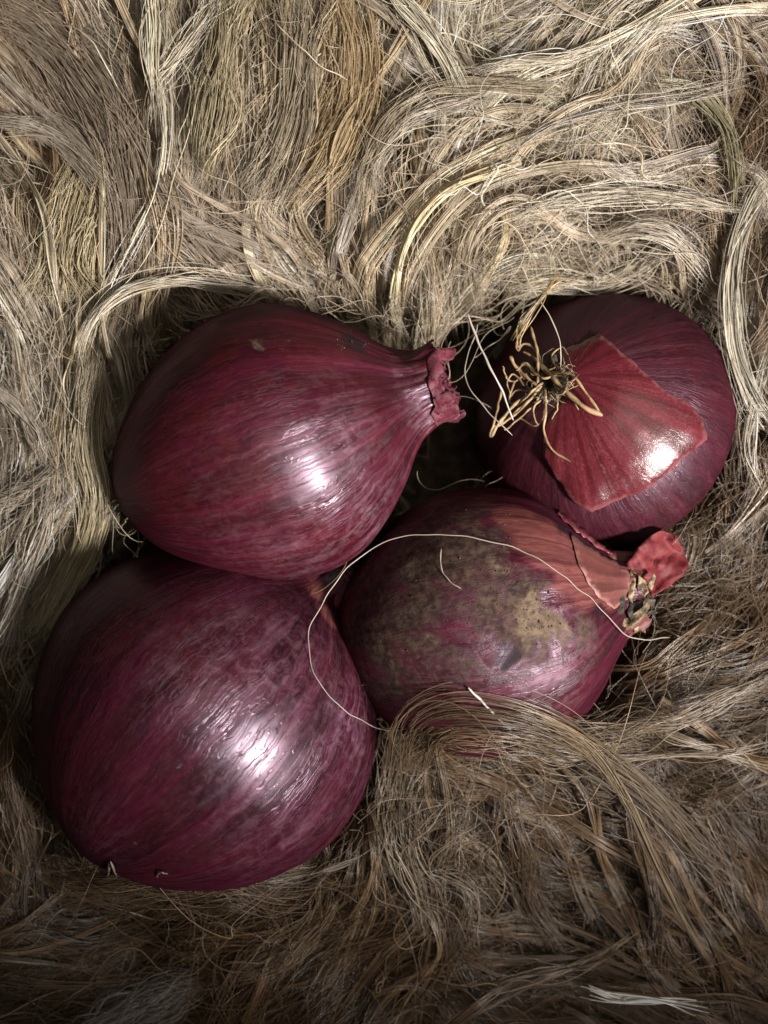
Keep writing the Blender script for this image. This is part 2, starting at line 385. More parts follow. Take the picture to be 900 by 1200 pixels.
def crumpled_leaf(on, name, poly, z0, tilt, mat, step=4, th=0.02, seed=0, fold=0.22, amp=2.0):
    ol = rough_outline(poly, 4, amp, seed); v2, fs, n = flat_mesh(ol, step)
    cx, cy = np.mean([p[0] for p in poly]), np.mean([p[1] for p in poly])
    V, mer = [], []
    for x, y in v2:
        f = noise.noise(Vector((x * .03, y * .03, seed))) + 0.9 * abs(noise.noise(Vector((x * .045, y * .045, seed + 3)))) + 0.35 * abs(noise.noise(Vector((x * .10 + y * .03, y * .09, seed + 5))))
        z = z0 + tilt[0] * (x - cx) / 50 + tilt[1] * (y - cy) / 50 + fold * f
        V.append(P(x, y, z)); mer.append(((x - cx) / 60, (y - cy) / 60, 0.5 * f))
    V = np.array(V)
    me = bpy.data.meshes.new(name); me.from_pydata([tuple(x) for x in (V - on.base) * CM], [], fs); me.update()
    me.polygons.foreach_set('use_smooth', np.ones(len(me.polygons), dtype=bool))
    add_attr(me, 'mer', 'FLOAT_VECTOR', np.array(mer))
    o = on.part(name, me, mat); solidify(o, th); return o
def neck_tube(on, s_a, s_b, radii, mat, seed, ragged=0.35, crumple=0.14, th=0.02, squash=(1, 1), name='neck'):
    """the dry neck: a crumpled, ragged-ended collar of skin, open at its tip"""
    nt, ns = 150, 60; V, mer = [], []
    for i in range(ns):
        t = i / (ns - 1)
        for j in range(nt):
            a = 2 * math.pi * j / nt; ct, st = math.cos(a), math.sin(a)
            e = s_b + ragged * (noise.noise(Vector((ct * 2.2, st * 2.2, seed))) * 1.5 + 0.5 * noise.noise(Vector((ct * 8, st * 8, seed))))
            ss = s_a + (e - s_a) * t
            r = np.interp(t, np.linspace(0, 1, len(radii)), radii)
            cr = crumple * min(1, t * 2.2)
            n1 = noise.noise(Vector((ct * 2.2 + seed, st * 2.2, ss * .8))); n2 = abs(noise.noise(Vector((ct * 3.6 + seed, st * 3.6, ss * 1.5)))) * 1.3 - .2
            n3 = noise.noise(Vector((ct * 11 + seed, st * 11, ss * 2)))
            r = r * (1 + cr * (1.5 * n1 + 1.0 * n2 + .35 * n3))
            V.append(on.pt(ss, r, ct * squash[0], st * squash[1])); mer.append((ct, st, ss / on.length * 3))
    idx = np.arange(ns * nt).reshape(ns, nt)
    q = np.stack([idx[:-1], np.roll(idx, -1, 1)[:-1], np.roll(idx, -1, 1)[1:], idx[1:]], axis=2).reshape(-1, 4)
    me = mesh_from(name, np.array(V) - on.base, q, 4); add_attr(me, 'mer', 'FLOAT_VECTOR', mer)
    o = on.part(name, me, mat); solidify(o, th); return o
def one_tube(ctrl, r0, r1, n=28, sides=7, base=(0, 0, 0), name='root', wob=0.0):
    p = spline(ctrl, n)
    if wob: p = p + np.array([[noise.noise(Vector((k * .25, p[0, 0] * 7, a))) * wob for a in (1.1, 5.2, 9.3)] for k in range(n)])
    t = np.linspace(0, 1, n); r = (r0 + (r1 - r0) * t) * (1 + .18 * np.sin(t * 23 + p[0, 0] * 9))
    r[0] *= .4; r[-1] *= .5
    v, q = tubes(p[None], r[None], sides)
    # close the ends
    return v - np.array(base), q

TILT = 0.0
# A: upper left, lying on its side, neck to the right
A = Onion('red_onion', P(322, 520, 4.9), (0.932, 0.338, 0.10),
          [(0, 0.02), (0.08, 0.50), (0.55, 1.32), (1.5, 2.24), (2.6, 2.85), (3.75, 3.10), (4.8, 2.94), (5.6, 2.46), (6.25, 1.88), (6.7, 1.34), (7.05, 1.00), (7.45, .84), (7.9, .90)],
          3.80, M['skin_a'], 1.7, rag=.16, masks=[
    ('dark', 415, 402, 20, 0.95), ('dark', 400, 385, 22, 0.6), ('dark', 335, 488, 22, .5), ('dark', 330, 546, 20, .45), ('dark', 450, 540, 26, .42), ('dark', 430, 380, 18, .5),
    ('bloom', 350, 660, 75, 1.1), ('bloom', 440, 610, 65, 1.1), ('bloom', 490, 540, 40, 1.0), ('bloom', 515, 470, 38, 1.3), ('bloom', 535, 440, 30, 1.3), ('bloom', 480, 440, 26, .7), ('bloom', 360, 555, 60, .9), ('bloom', 300, 640, 60, .8),
    ('bloom', 400, 520, 60, .7), ('bloom', 280, 580, 60, .55), ('tan', 308, 401, 13, .5), ('tan', 340, 408, 16, .36), ('tan', 412, 388, 14, .4), ('tan', 495, 548, 16, .45), ('dirt', 340, 672, 40, .35)])
tag(A.root, 'wine red onion lying on its side with a crumpled pink neck beside the rooted onion', 'onion', 'red onions in the fibre nest')
NECK_PAPER = [(503, 430), (520, 422), (538, 424), (547, 436), (549, 462), (545, 480), (528, 494), (511, 500), (502, 486), (509, 470), (500, 452)]
# B: upper right, root end to the camera
B = Onion('red_onion', P(700, 487, 3.5), (0.47, -0.27, -0.84),
          [(0, 0.02), (0.03, 0.40), (0.38, 1.45), (1.25, 2.58), (2.4, 3.08), (3.5, 2.88), (4.4, 1.95), (5.0, 1.1), (5.5, 0.7)],
          2.35, M['skin_b'], 4.1, masks=[
    ('bloom', 690, 400, 70, .4), ('dirt', 640, 445, 30, .7), ('bloom', 760, 600, 60, .4), ('dark', 640, 445, 28, .8), ('bloom', 620, 500, 45, .6)])
tag(B.root, 'plum coloured onion showing its straw root tuft and a loose glossy red skin', 'onion', 'red onions in the fibre nest')
# C: middle right, earthy, neck to the right
C = Onion('red_onion', P(566, 727, 4.1), (0.955, 0.20, 0.12),
          [(0, 0.02), (0.08, 0.50), (0.6, 1.55), (1.6, 2.52), (2.9, 3.06), (4.1, 3.02), (5.1, 2.66), (5.8, 2.06), (6.3, 1.42), (6.7, 0.98), (7.1, 0.80)],
          3.50, M['skin_c'], 7.3, masks=[
    ('dirt', 440, 720, 100, .70), ('dirt', 520, 650, 100, .80), ('dirt', 600, 700, 80, .75), ('dirt', 560, 610, 70, .60), ('dirt', 500, 760, 70, .55), ('dirt', 420, 790, 70, .6), ('dirt', 690, 735, 40, .6), ('dirt', 640, 590, 26, .5),
    ('dirt', 450, 800, 60, .5), ('tan', 632, 722, 28, .95), ('tan', 575, 665, 40, .45), ('tan', 480, 660, 35, .42), ('tan', 655, 735, 22, .6), ('tan', 510, 745, 14, .5), ('tan', 440, 750, 30, .35),
    ('dark', 590, 768, 18, 1.0), ('dark', 660, 620, 24, .7), ('dark', 640, 600, 18, .6), ('dark', 700, 715, 14, .7),
    ('coral', 640, 635, 40, 1.0), ('coral', 680, 668, 42, 1.1), ('coral', 605, 606, 32, .85), ('coral', 660, 690, 26, .6), ('coral', 715, 690, 28, .9), ('coral', 470, 590, 60, .35), ('coral', 570, 590, 40, .45),
    ('bloom', 650, 780, 50, .8), ('bloom', 540, 800, 60, .4), ('bloom', 620, 820, 40, .7)])
tag(C.root, 'earth crusted red onion with tan dirt patches and a dried torn neck', 'onion', 'red onions in the fibre nest')
# D: lower left, the largest
D = Onion('red_onion', P(234, 848, 4.2), (0.66, 0.72, -0.20),
          [(0, 0.02), (0.08, 0.60), (0.7, 1.95), (1.9, 3.26), (3.4, 4.0), (4.7, 4.0), (5.8, 3.58), (6.7, 2.86), (7.25, 2.0), (7.6, 1.30), (7.95, 1.0), (8.5, 0.9)],
          3.75, M['skin_d'], 11.9, lump=0.009, rib=0.006, masks=[
    ('bloom', 330, 800, 90, .95), ('bloom', 400, 850, 80, 1.0), ('bloom', 300, 900, 70, .8), ('bloom', 240, 790, 60, .7), ('bloom', 350, 730, 60, .8), ('bloom', 400, 940, 60, .8),
    ('bloom', 330, 990, 60, .7), ('dark', 255, 935, 14, .6), ('dark', 300, 780, 22, .4), ('coral', 385, 722, 24, .75), ('coral', 372, 692, 24, .65), ('tan', 196, 852, 7, .5), ('tan', 206, 895, 7, .5), ('tan', 157, 985, 7, .5), ('bloom', 110, 975, 40, .5)])
tag(D.root, 'largest onion, dark purple with a dusty bloom, root end down in the brown fibres', 'onion', 'red onions in the fibre nest')
ONIONS = (A, B, C, D)

# necks
neck_tube(A, 6.9, 7.95, [.70, .76, .78, .74, .6, .35], M['neck'], 5.3, .12, .24, squash=(.88, .88), name='inner_neck_layer')
crumpled_leaf(A, 'folded_neck_paper', [(500, 420), (512, 406), (535, 409), (531, 420), (516, 422), (520, 436), (511, 448), (501, 440)], 6.55, (-.1, .1), M['neck'], 3, .025, 1.5, .16)
onion_patch(A, 'folded_neck_paper', NECK_PAPER, M['neck'], .02, curl_at=[(548, 450, 14, .08)], step=3, th=.008, seed=21.5, amp=2.2, wave=.11)
neck_tube(C, 6.35, 7.1, [1.22, 1.0, .90, .86], M['coral'], 8.1, .22, .16)
neck_tube(C, 6.6, 7.25, [.6, .62, .62], M['crust'], 3.1, .35, .3, name='dried_core')
neck_tube(D, 7.75, 8.8, [1.08, .95, .9, .9], M['neck'], 6.6, .25, .12)
neck_tube(B, 4.9, 5.9, [1.1, .7, .6, .7], M['neck'], 9.6, .2, .12)
# loose papers
onion_patch(B, 'loose_skin', [(657, 412), (703, 393), (722, 408), (742, 425), (765, 445), (777, 458), (808, 474), (823, 492), (826, 514), (806, 532), (776, 560), (748, 578), (720, 586), (695, 596), (676, 585), (655, 560), (640, 530), (636, 505), (650, 480), (664, 462), (668, 440)],
            M['flap'], .010, curl_at=[(690, 594, 24, .16), (640, 536, 24, .16), (664, 575, 22, .10), (824, 508, 18, .04), (703, 393, 16, .04)], step=4.5, th=.004, seed=3.0, amp=1.5, wave=.012)
onion_patch(C, 'loose_coral_skin', [(668, 626), (700, 648), (735, 668), (738, 700), (718, 714), (700, 700), (684, 678), (672, 650)],
            M['coral'], .028, curl_at=[(735, 668, 16, .08)], step=5, seed=4.0, amp=2.0, wave=.03)
onion_patch(C, 'torn_skin', [(655, 590), (680, 602), (705, 622), (720, 645), (716, 652), (696, 640), (672, 622), (652, 604)], M['flap'], .05, step=4, seed=8.0, amp=2.0, wave=.03)
crumpled_leaf(C, 'crumpled_neck_leaf', [(731, 662), (748, 643), (760, 630), (777, 621), (792, 628), (800, 642), (806, 662), (798, 676), (780, 690), (764, 700), (756, 690), (748, 672)], 4.95, (-.25, .1), M['leaf'], 3.5, .012, 2.7, .42)

# dried shreds at C's neck: thin torn paper strips, and soil caught between them
for i, (poly, z_, f_, mt_) in enumerate([
        ([(738, 668), (746, 672), (744, 690), (741, 708), (736, 700), (735, 682)], 5.35, .25, 'shred'), ([(748, 674), (757, 680), (760, 694), (752, 706), (747, 694)], 5.4, .3, 'shred'),
        ([(724, 726), (738, 722), (752, 712), (760, 702), (762, 712), (750, 728), (736, 736), (726, 732)], 5.45, .2, 'shred'), ([(758, 686), (766, 672), (769, 676), (764, 692)], 5.4, .2, 'shred'),
        ([(738, 706), (750, 704), (758, 714), (748, 718), (740, 730), (735, 718)], 5.3, .3, 'crust'), ([(716, 700), (726, 690), (733, 704), (730, 722), (720, 720)], 5.5, .2, 'crust'),
        ([(742, 728), (752, 726), (757, 742), (750, 738), (744, 742)], 5.2, .2, 'shred')]):
    crumpled_leaf(C, 'dried_shred', poly, z_, (-.1, .1), M[mt_], 2.5, .012, 10.0 + i, f_, 1.0)
def crumbs(on, n, spots, seed, name='soil_crumbs'):
    """grains of earth sticking to the skin"""
    r_ = random.Random(seed); V, F = [], []
    for _ in range(n):
        cx, cy, cr = r_.choice(spots); a, d = r_.uniform(0, 6.28), cr * math.sqrt(r_.random())
        h = on.hit(cx + d * math.cos(a), cy + d * math.sin(a))
        if h is None: continue
        rad_ = .006 + .024 * r_.random() ** 3; b = len(V)
        for dx, dy, dz in ((1, 0, 0), (-1, 0, 0), (0, 1, 0), (0, -1, 0), (0, 0, 1), (0, 0, -1)):
            V.append(h[0] + h[1] * rad_ * .3 + rad_ * np.array([dx, dy, dz]) * r_.uniform(.5, 1.3) + rad_ * .3 * np.array([r_.uniform(-1, 1) for _ in range(3)]))
        for t in ((0, 2, 4), (2, 1, 4), (1, 3, 4), (3, 0, 4), (2, 0, 5), (1, 2, 5), (3, 1, 5), (0, 3, 5)): F += [b + q_ for q_ in t]
    o = on.part(name, mesh_from(name, np.array(V) - on.base, F, 3, False), M['soil']); o['kind'] = 'stuff'
crumbs(C, 260, [(520, 660, 90), (600, 700, 70), (632, 722, 30), (632, 722, 22), (575, 665, 40), (470, 720, 70), (560, 610, 50), (670, 735, 30)], 3)
crumbs(B, 120, [(645, 450, 34)], 5)
crumbs(A, 90, [(412, 398, 20), (330, 650, 70)], 6)

# root crust and roots of B
def on_onion(on, px, py, h):
    r = on.hit(px, py)
    if r is None: return P(px, py, on.c[2] + h)
    return r[0] + np.array([0, 0, 1.0]) * h
def crust(on, px, py, rp, seed, squash=1.0):
    h = on.hit(px, py); c0, nn = h
    n1, n2 = 48, 26; V = []
    e1 = np.cross(nn, [0, 1, 0]); e1 /= np.linalg.norm(e1); e2 = np.cross(nn, e1)
    for i in range(n2):
        ph = i / (n2 - 1) * math.pi * .62
        for j in range(n1):
            a = 2 * math.pi * j / n1
            d = np.array([math.sin(ph) * math.cos(a), math.sin(ph) * math.sin(a), math.cos(ph)])
            f = 1 + .45 * noise.noise(Vector(d * 3.2 + seed)) + .30 * noise.noise(Vector(d * 9 + seed)) + .12 * noise.noise(Vector(d * 24 + seed))
            V.append(c0 - nn * .22 + rp / 50 * f * (e1 * d[0] + e2 * d[1] * squash + nn * d[2] * .55))
    idx = np.arange(n1 * n2).reshape(n2, n1)
    q = np.stack([idx[:-1], np.roll(idx, -1, 1)[:-1], np.roll(idx, -1, 1)[1:], idx[1:]], axis=2).reshape(-1, 4)
    me = mesh_from('root_plate', np.array(V) - on.base, q, 4, smooth=True)
    return on.part('root_plate', me, M['crust'])
crust(B, 640, 446, 30, 2.0); crust(B, 662, 430, 17, 5.0); crust(B, 652, 470, 13, 8.0)
B_roots = [  # (path, heights, r0, r1)
    ([(628, 425), (650, 452), (675, 475), (702, 489)], (.35, .55, .5, .42), .062, .070),
    ([(640, 438), (665, 441), (682, 462), (699, 485)], (.30, .50, .46, .42), .036, .040),
    ([(628, 458), (602, 475), (580, 498), (567, 518)], (.5, .85, .95, .9), .055, .045),
    ([(632, 454), (610, 478), (585, 500), (568, 507)], (.45, .8, .95, .9), .045, .035),
    ([(581, 462), (576, 485), (566, 518)], (.8, .92, .9), .035, .035),
    ([(636, 458), (636, 485), (634, 505), (645, 528), (667, 542)], (.4, .45, .4, .32, .25), .040, .028),
    ([(588, 428), (605, 440), (628, 456)], (.7, .75, .5), .050, .045),
    ([(612, 396), (625, 420), (627, 452)], (.9, .85, .5), .040, .036),
    ([(596, 418), (612, 412), (630, 424), (622, 438)], (.6, .65, .5, .4), .034, .026),
    ([(615, 440), (600, 452), (592, 470), (598, 482)], (.5, .65, .6, .5), .034, .024),
    ([(632, 470), (612, 486), (590, 506), (585, 507)], (.4, .6, .7, .7), .030, .024),
    ([(650, 436), (644, 420), (655, 410), (664, 418)], (.35, .5, .5, .35), .026, .020),
    ([(606, 412), (598, 420), (596, 408), (604, 400)], (.6, .65, .6, .6), .028, .022),
    ([(625, 440), (612, 430), (603, 438), (612, 447)], (.5, .65, .6, .5), .032, .026),
    ([(640, 470), (628, 500), (606, 492)], (.3, .35, .45), .026, .018),
    ([(650, 455), (652, 478), (645, 492)], (.32, .3, .25), .024, .018),
    ([(600, 452), (588, 452), (580, 440)], (.7, .75, .7), .030, .020),
    ([(620, 460), (600, 462), (590, 478)], (.5, .7, .7), .028, .020),
    ([(632, 428), (640, 436), (652, 432)], (.4, .48, .4), .026, .020),
    ([(618, 470), (596, 490), (578, 502)], (.5, .85, .9), .040, .034), ([(634, 450), (618, 462), (604, 478), (596, 476)], (.4, .7, .8, .8), .036, .03),
    ([(640, 442), (622, 424), (606, 420)], (.4, .7, .8), .036, .03), ([(646, 452), (664, 464), (676, 482)], (.4, .42, .3), .030, .02),
    ([(652, 442), (630, 446), (612, 432), (600, 440)], (.45, .75, .8, .7), .034, .028), ([(630, 466), (622, 484), (628, 500)], (.4, .5, .4), .030, .02),
    ([(610, 456), (596, 444), (588, 456), (594, 468)], (.7, .85, .85, .8), .028, .02), ([(644, 440), (660, 448), (656, 464), (640, 462)], (.5, .6, .6, .5), .032, .026),
]
def tuft(on, items, mat, name='root', anchor=None):
    for i, (pth, hs, r0, r1) in enumerate(items):
        pts = [on_onion(on, x, y, h * .72) for (x, y), h in zip(pth, hs)]
        if anchor is not None:
            zmax = on.hit(*anchor)[0][2] + .5
            for p_ in pts:                              # keep roots that run past the silhouette near the tuft
                p_[2] = max(p_[2], zmax - .55)
        v, q = one_tube(pts, r0 * .8, r1 * .8, 26, 7, on.base, wob=.028)
        on.part(name, mesh_from(name, v, q, 4), mat)
tuft(B, B_roots, M['root'], anchor=(636, 452))
rr = random.Random(4)
small = []
for i in range(46):
    a = rr.uniform(0, 6.28); x, y = 640 + 14 * math.cos(a), 446 + 14 * math.sin(a); b = a + rr.uniform(-1, 1)
    L = rr.uniform(10, 24)
    small.append(([(x, y), (x + L * .5 * math.cos(a), y + L * .5 * math.sin(a)), (x + L * math.cos(b), y + L * math.sin(b))], (.25, rr.uniform(.35, .75), rr.uniform(.2, .6)), .013, .008))
tuft(B, small[:23], M['root_grey']); tuft(B, small[23:], M['root'])
# A's and D's little roots
tuft(A, [([(140, 590), (130, 600), (122, 604)], (.1, .1, .0), .03, .02), ([(142, 598), (134, 608), (128, 612)], (.1, .1, .0), .025, .015), ([(138, 585), (127, 590), (124, 580)], (.1, .1, .1), .025, .015), ([(150, 606), (142, 618), (134, 616)], (.1, .1, .1), .025, .015)], M['root_grey'])
tuft(D, [([(128, 1010), (129, 1020), (122, 1034)], (.05, .12, .15), .034, .018), ([(130, 1008), (136, 1020), (138, 1032)], (.05, .12, .15), .028, .016),
         ([(52, 1008), (64, 1002), (76, 1008)], (.2, .3, .2), .02, .012), ([(60, 1020), (74, 1026), (92, 1018)], (.2, .3, .2), .02, .012), ([(184, 1026), (190, 1020), (198, 1022)], (.08, .15, .12), .024, .014)], M['root_grey'])

# ------------------------------------------------------------------ the fibre bed
def vnoise(x, y, sc, seed):
    """smooth value noise, vectorised"""
    x = np.asarray(x) / sc + 100 + seed * 13.7; y = np.asarray(y) / sc + 100 + seed * 7.1
    xi, yi = np.floor(x), np.floor(y); xf, yf = x - xi, y - yi
    xf, yf = xf * xf * (3 - 2 * xf), yf * yf * (3 - 2 * yf)
    def h(a, b):
        v_ = np.sin(a * 127.1 + b * 311.7 + seed * 74.7) * 43758.5453; return v_ - np.floor(v_)
    return (h(xi, yi) * (1 - xf) + h(xi + 1, yi) * xf) * (1 - yf) + (h(xi, yi + 1) * (1 - xf) + h(xi + 1, yi + 1) * xf) * yf
# outlines of the bulbs on the ground plan (ellipses)
ELL = []
for on in ONIONS:
    ax = on.a[:2]; l = np.linalg.norm(ax)
    if on is B: ELL.append((on.c[:2], np.array([1.0, 0]), 2.9, 2.9))
    else:
        body = on.length * .5 * .98; ELL.append((on.c[:2] + on.a[:2] * (body - on.s0) * .6, ax / l, body * .93, on.prof[:, 1].max()))
def onion_dist(x, y):
    """approximate distance outside the nearest bulb outline (cm), and the direction away from it"""
    best = np.full(np.shape(x), 1e9); bx = np.zeros(np.shape(x)); by = np.zeros(np.shape(x))
    for c0, ax, ra, rb in ELL:
        dx, dy = x - c0[0], y - c0[1]
        u_, v_ = dx * ax[0] + dy * ax[1], -dx * ax[1] + dy * ax[0]
        q = np.sqrt((u_ / ra) ** 2 + (v_ / rb) ** 2) + 1e-6; r_ = np.hypot(dx, dy) + 1e-6
        d = r_ * (1 - 1 / q); m = d < best
        best = np.where(m, d, best); bx = np.where(m, dx / r_, bx); by = np.where(m, dy / r_, by)
    return best, bx, by
GAPS = [(*P(a, b, 3)[:2], r) for a, b, r in ((545, 520, .9), (505, 575, .8), (556, 430, .9), (395, 690, .7), (440, 620, .7), (180, 650, .7), (720, 640, .6))]
def H(x, y):
    base = 4.3 + 0.75 * np.clip(y / 12, -1, 1) + .9 * (vnoise(x, y, 3.2, 1) - .5) + .5 * (vnoise(x, y, 1.4, 2) - .5)
    d, bx, by = onion_dist(x, y)
    wid = 1.0 - .2 * np.clip(-by, 0, 1) + .15 * np.clip(by, 0, 1) - .25 * np.clip(-bx, 0, 1)
    for gx_, gy_, gr_ in GAPS: base = base - 4.2 * np.exp(-((x - gx_) ** 2 + (y - gy_) ** 2) / gr_ ** 2)
    low = 1.25 + 2.9 * np.clip(-by, 0, 1) ** 2 + .3 * np.clip(-bx, 0, 1)
    k = np.clip(d / wid, 0, 1); k = k * k * (3 - 2 * k)
    return np.maximum(low + (base - low) * k, .6)
# run of the fibres: (px, py, dx, dy in picture sense, mess)
RUN = [(30, 40, 1, .7, .2), (110, 110, .8, 1, .15), (160, 220, .2, 1, .15), (190, 40, 0, 1, .2), (225, 120, .1, 1, .25), (260, 60, -.15, 1, .15), (250, 200, -.05, 1, .2),
       (330, 60, .1, 1, .15), (390, 80, 0, 1, .15), (350, 210, -.5, 1, .2), (60, 180, 1, .7, .3), (20, 300, .5, 1, .4), (85, 290, -.15, 1, .15), (150, 330, -.3, 1, .2), (230, 270, 1, .35, .4),
       (340, 290, 1, .4, .4), (420, 300, .15, 1, .3), (460, 350, .35, 1, .35), (200, 370, -.1, 1, .3), (100, 450, 0, 1, .15), (30, 440, .4, 1, .3), (20, 560, 1, -.4, .5), (100, 560, .05, 1, .15), (75, 660, -.6, 1, .15),
       (20, 700, -.4, 1, .3), (20, 850, .1, 1, .3), (30, 1000, .2, 1, .4), (450, 40, .6, 1, .4), (520, 90, .6, .9, .4), (450, 190, -.4, 1, .4), (540, 200, -.4, 1, .7), (640, 50, 1, -.5, .5), (600, 130, 1, -.2, .5),
       (560, 290, .3, -1, .8), (650, 220, 1, -.2, .7), (720, 60, -.8, 1, .5), (740, 150, .3, 1, .6), (830, 60, 1, .1, .6), (850, 160, .2, 1, .4), (770, 250, 1, .2, .7), (700, 310, 1, -.1, .6), (820, 320, .5, 1, .5),
       (870, 300, -.3, 1, .2), (880, 420, .1, 1, .3), (880, 560, 0, 1, .3), (860, 660, -.5, 1, .5), (820, 740, -1, .7, .6), (880, 800, 1, -.3, .6), (820, 860, 1, .0, .4), (700, 880, 1, .55, .25), (780, 950, .7, 1, .3),
       (860, 1000, .8, 1, .4), (600, 900, 1, .3, .4), (560, 980, .5, 1, .6), (480, 930, -.1, 1, .5), (500, 1040, .2, 1, .6), (640, 1050, .9, 1, .4), (760, 1100, .4, 1, .4), (440, 1120, -.6, 1, .5),
       (350, 1080, 1, -.6, .4), (240, 1060, 1, -.1, .5), (130, 1060, 1, -.15, .5), (60, 1120, 1, -.1, .5), (200, 1160, 1, -.5, .5), (300, 1170, .5, -1, .5), (600, 1150, 1, .2, .4), (760, 1170, 1, .1, .4), (880, 1150, .6, 1, .4)]
rx = np.array([P(a, b, 4.2)[:2] for a, b, *_ in RUN]); ra_ = np.array([math.atan2(-d, c) for _, _, c, d, _ in RUN]); rm = np.array([m for *_, m in RUN])
def run_dir(x, y):
    d2 = (x[..., None] - rx[:, 0]) ** 2 + (y[..., None] - rx[:, 1]) ** 2 + .3
    w = 1 / d2 ** 1.6
    c, s_ = (w * np.cos(2 * ra_)).sum(-1), (w * np.sin(2 * ra_)).sum(-1)
    return .5 * np.arctan2(s_, c), (w * rm).sum(-1) / w.sum(-1)
# colours of the fibre, by place: (px, py, rgb)
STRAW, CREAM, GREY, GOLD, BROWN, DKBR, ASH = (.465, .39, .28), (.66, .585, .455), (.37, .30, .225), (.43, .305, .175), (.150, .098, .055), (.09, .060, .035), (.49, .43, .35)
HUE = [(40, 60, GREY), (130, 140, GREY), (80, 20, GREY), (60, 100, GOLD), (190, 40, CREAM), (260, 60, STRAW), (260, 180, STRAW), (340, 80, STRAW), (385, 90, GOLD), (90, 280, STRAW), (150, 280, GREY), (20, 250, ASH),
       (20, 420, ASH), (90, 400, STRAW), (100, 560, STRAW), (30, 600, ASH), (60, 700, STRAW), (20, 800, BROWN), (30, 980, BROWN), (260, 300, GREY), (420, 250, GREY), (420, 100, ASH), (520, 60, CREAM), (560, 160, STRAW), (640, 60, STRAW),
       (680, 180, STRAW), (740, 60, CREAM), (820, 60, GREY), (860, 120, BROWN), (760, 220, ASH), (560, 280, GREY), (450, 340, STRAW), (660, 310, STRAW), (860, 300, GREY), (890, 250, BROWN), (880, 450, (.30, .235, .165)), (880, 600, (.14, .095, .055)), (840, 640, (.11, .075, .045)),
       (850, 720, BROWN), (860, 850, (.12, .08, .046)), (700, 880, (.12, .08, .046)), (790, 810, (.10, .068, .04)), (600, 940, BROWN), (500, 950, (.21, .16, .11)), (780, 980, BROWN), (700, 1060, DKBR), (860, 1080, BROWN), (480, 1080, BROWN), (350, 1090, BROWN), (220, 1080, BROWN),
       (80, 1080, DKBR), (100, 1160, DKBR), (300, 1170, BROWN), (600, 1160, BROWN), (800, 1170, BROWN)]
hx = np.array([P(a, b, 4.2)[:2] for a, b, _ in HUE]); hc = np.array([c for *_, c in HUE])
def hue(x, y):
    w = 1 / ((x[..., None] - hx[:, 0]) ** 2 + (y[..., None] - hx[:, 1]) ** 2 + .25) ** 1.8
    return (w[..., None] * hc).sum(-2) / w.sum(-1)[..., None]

def smooth_rand(n, k, knots, amp):
    """n smooth random functions over k samples"""
    kn = rng.normal(size=(n, knots)); t = np.linspace(0, knots - 1.001, k); i = t.astype(int); f = t - i; f = f * f * (3 - 2 * f)
    return amp * (kn[:, i] * (1 - f) + kn[:, i + 1] * f)
def grow(x, y, ang, L, k, wobble):
    """guide lines that follow the run of the fibres; n guides, k points"""
    n = len(x); g = np.zeros((n, k, 2)); ds = L / (k - 1)
    off = smooth_rand(n, k, 4, 1.0) * wobble[:, None]
    cx, cy = x.copy(), y.copy(); a = ang.copy()
    for i in range(k):
        g[:, i, 0], g[:, i, 1] = cx, cy
        f, _ = run_dir(cx, cy)
        d = (f - a + math.pi / 2) % math.pi - math.pi / 2          # nearest sense of the line field
        a = a + d * .22 + off[:, i] * .10
        cx = cx + np.cos(a) * ds; cy = cy + np.sin(a) * ds
    return g
STR = {}
def strands(guide, gz, n_per, wid, thick, friz, rad, k, seed_spread=1.0):
    """guide (m,k,2), gz (m,k) -> strands (m*n_per, k, 3), radii"""
    m = len(guide); g = np.repeat(guide, n_per, 0); z = np.repeat(gz, n_per, 0); N = len(g)
    t = np.gradient(g, axis=1); t /= np.linalg.norm(t, axis=2, keepdims=True) + 1e-9
    nrm = np.stack([-t[..., 1], t[..., 0]], -1)
    nc = max(2, int(round(n_per / 6)))
    pick_ = rng.integers(0, nc, N) + np.repeat(np.arange(m), n_per) * nc
    cl, cv = rng.normal(size=m * nc) * .42, rng.normal(size=m * nc) * .5
    cs = smooth_rand(m * nc, k, 4, .22)[pick_]
    STR['clump'] = pick_
    lat = cl[pick_] + rng.normal(size=N) * .10; ver = cv[pick_] + rng.normal(size=N) * .15
    w = np.repeat(wid, n_per); th = np.repeat(thick, n_per)
    pinch = np.repeat(1 + smooth_rand(m, k, 4, .35), n_per, 0).clip(.25, 2)
    fz = np.repeat(friz, n_per) * np.exp(rng.normal(size=N) * .6)
    o1 = (lat[:, None] + cs + smooth_rand(N, k, 4, .10)) * w[:, None] * pinch + smooth_rand(N, k, 4, 1) * (fz * .9)[:, None] + smooth_rand(N, k, 9, 1) * (fz * .22)[:, None]
    o2 = ver[:, None] * th[:, None] + smooth_rand(N, k, 4, 1) * (fz * .6)[:, None] + smooth_rand(N, k, 9, 1) * (fz * .15)[:, None]
    p = np.zeros((N, k, 3)); p[..., :2] = g + nrm * o1[..., None]; p[..., 2] = z + o2
    r = np.repeat(rad, n_per) * np.exp(rng.normal(size=N) * .35)
    tt = np.linspace(0, 1, k); tap = np.clip(np.minimum(tt, 1 - tt) * 8, .35, 1)
    return p, r[:, None] * tap[None]
def keep_clear(p, strict=False):
    """drop strands that run across a bulb, nudge aside the ones that graze it"""
    x, y = p[..., 0], p[..., 1]; d, bx, by = onion_dist(x, y)
    inside = (d < -.25) & (p[..., 2] > 1.0)
    ok = inside.mean(1) < .30
    for gx_, gy_, gr_ in GAPS: ok &= (((x - gx_) ** 2 + (y - gy_) ** 2 < (gr_ * 1.15) ** 2) & (d < 1.2)).mean(1) < .06
    push = np.clip(.06 - d, 0, .5) * (d > -.5)
    p[..., 0] += bx * push; p[..., 1] += by * push
    return ok

